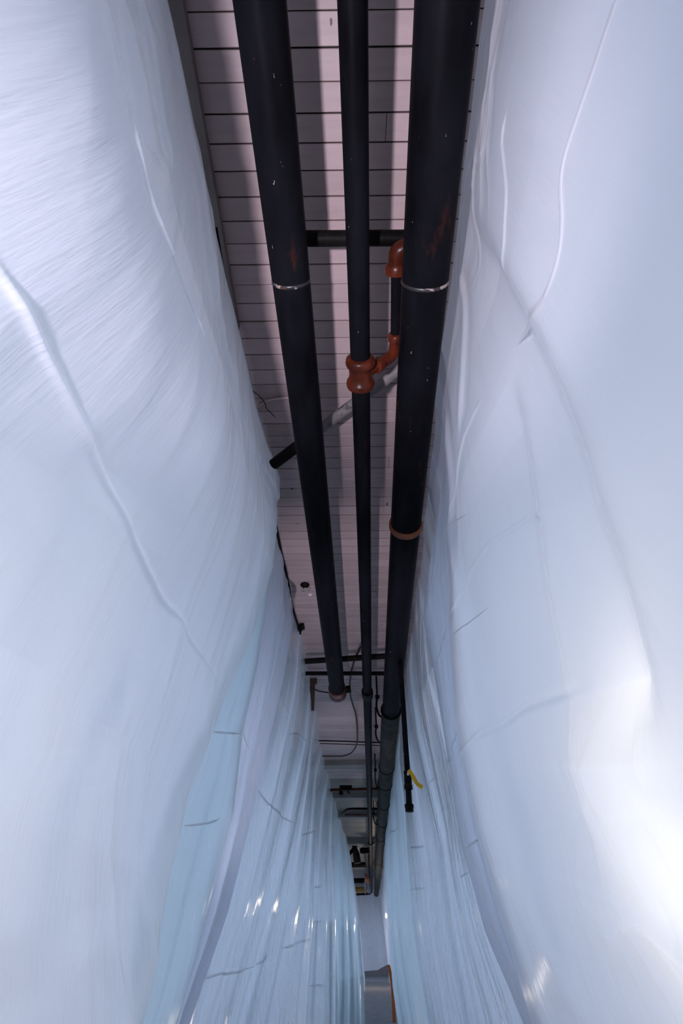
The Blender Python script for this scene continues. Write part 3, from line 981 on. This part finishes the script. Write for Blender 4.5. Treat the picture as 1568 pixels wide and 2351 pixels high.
sf = empty('ceiling_fixture', tuple(on_z(700, 1344, 3.74)))
tag(sf, 'small broken dark fixture with shiny bits on the ceiling boards', 'fixture')
p = on_z(700, 1342, 3.75)
MB().lathe(p, p - np.array([0, 0, .04]), [(0, .05), (.01, .05), (.02, .032), (.04, .02)], 16).build('rosette', M['darkpipe'], sf)
MB().tube(smooth_path([p + np.array([.0, 0, -.04]), p + np.array([.03, .03, -.055]), p + np.array([.05, .05, -.04])], 4), 0.007, 8).build('hook', M['steel'], sf)
MB().tube(smooth_path([p + np.array([-.02, .01, -.03]), p + np.array([-.035, .05, -.05]), p + np.array([-.01, .07, -.045])], 4), 0.006, 8).build('hook', M['steel'], sf)
p = on_z(712, 1365, 3.75)
o = MB().lathe(p + np.array([0, 0, .002]), p - np.array([0, 0, .02]), [(0, .024), (.008, .022), (.017, .012), (.022, .003)], 14).build('ceiling_button', M['wall'])
tag(o, 'small round white button on a dark ceiling joint', 'button')
p = on_z(690, 1440, 3.74)
o = MB().box(p - np.array([.10, .05, .03]), p + np.array([.02, .05, .01])).box(p + np.array([0, -.09, -.025]), p + np.array([.05, .02, .005])).build('ceiling_bracket', M['darkpipe'], None, False)
tag(o, 'little dark bracket jutting from behind the left sheet', 'bracket')
p = on_z(717, 1590, 3.55)
o = MB().box(p - np.array([.035, .03, .25]), p + np.array([.035, .03, .2])).box(p + np.array([-.06, -.035, .13]), p + np.array([.06, .035, .2])).build('wooden_hanger', M['wood'], None, False)
tag(o, 'brown wooden hanger block at the ceiling by the left sheet', 'hanger')

# hooks and hanger rods beside the right pipe
for i, (px, y0, y1, lab) in enumerate(((866, 1600, 1640, 'wire hook hanging by the thick pipe, beside the slim pipe coupling'),
                                       (864, 1668, 1700, 'dark hanger rod beside the wrapped pipe, nearest'),
                                       (862, 1768, 1806, 'dark hanger rod beside the wrapped pipe, at the dark bands'),
                                       (858, 1868, 1890, 'small clamp between slim pipe and wrapped pipe, farthest'))):
    p = on_z(px, y0, 3.45); q = on_z(px + 3, y1, 3.3)
    ho = empty('pipe_hanger', tuple(p)); tag(ho, lab, 'pipe hanger')
    top_ = np.array([p[0], p[1], ZC])
    MB().cyl(top_, p, 0.012, 8).build('rod', M['darkpipe'], ho)
    MB().tube(smooth_path([p, p + (q - p) * 0.5 + np.array([-.02, 0, 0]), q, q + np.array([.06, .03, -.04])], 4), 0.014, 8).build('strap', M['darkpipe'], ho)
    MB().lathe(p + np.array([0, 0, .03]), p - np.array([0, 0, .03]), [(0, .014), (.008, .03), (.05, .03), (.06, .014)], 10).build('nut', M['darkpipe'], ho)

# far fixture and the tangle of pipework at the end
YF = 20.5
fx_ = empty('spot_fixture', tuple(on_y(816, 1930, YF)))
tag(fx_, 'dark bracketed fixture with a tilted arm near the far end', 'fixture')
c0_, c1_ = on_y(797, 1923, YF), on_y(832, 1923, YF)
MB().box((c0_[0], YF - .25, c0_[2] - .05), (c1_[0], YF + .25, c0_[2] + .03)).build('mount_plate', M['darkpipe'], fx_, False)
a_, b_ = on_y(814, 1926, YF), on_y(814, 1945, YF)
MB().lathe(a_, b_, [(0, .22), (np.linalg.norm(b_ - a_) * .5, .14), (np.linalg.norm(b_ - a_), .09)], 12).build('socket', M['darkpipe'], fx_)
MB().tube(smooth_path([b_, on_y(811, 1950, YF), on_y(801, 1962, YF)], 4), 0.06, 8).build('arm', M['darkpipe'], fx_)
a_, b_ = on_y(815, 1945, YF), on_y(821, 1982, YF)
L_ = np.linalg.norm(b_ - a_)
MB().lathe(a_, b_, [(0, .05), (L_ * .4, .12), (L_, .12)], 12).build('shade', M['wrap'], fx_)
pipe_between('cross_pipe', (800, 1986), (850, 1985), 3.5, 0.085, 'darkpipe', 'stout dark cross pipe just past the far fixture')
pipe_between('cross_pipe', (805, 1993.5), (846, 1993), 3.62, 0.03, 'conduit', 'pale thin cross pipe hugging the stout dark one')
pipe_between('cross_pipe', (808, 2022), (842, 2022), 3.5, 0.10, 'darkpipe', 'dark cross pipe, second from the far end')
pipe_between('cross_pipe', (808, 2043), (842, 2043), 3.5, 0.12, 'ochre', 'ochre cross bar nearest the end sheet')
pipe_between('cross_pipe', (812, 2054), (850, 2052), 3.5, 0.05, 'darkpipe', 'thin dark cross bar at the foot of the far ceiling')
vp = empty('valve_stack', tuple(on_z(844, 1990, 3.4)))
tag(vp, 'dark stubby pipe with valves beside the slim pipe far end', 'pipe')
p, q = on_z(841, 1952, 3.4), on_z(847, 2013, 3.4)
MB().cyl(p, q, 0.075, 14).build('pipe_body', M['darkpipe'], vp)
p = on_z(840, 1953, 3.4); MB().lathe(p - np.array([.2, 0, 0]), p + np.array([.2, 0, 0]), [(0, .06), (.05, .09), (.35, .09), (.4, .06)], 12).build('valve', M['darkpipe'], vp)
p = on_z(845, 2016, 3.4); MB().lathe(p - np.array([0, .5, 0]), p + np.array([0, .5, 0]), [(0, .08), (.2, .16), (.8, .16), (1.0, .08)], 12).build('flange', M['rust_orange'], vp)
for px in (838, 846):
    p, q = on_z(px, 2022, 3.45), on_z(px + 1, 2050, 3.45)
    MB().cyl(p, q, 0.05, 10).build('rod', M['conduit'], vp)
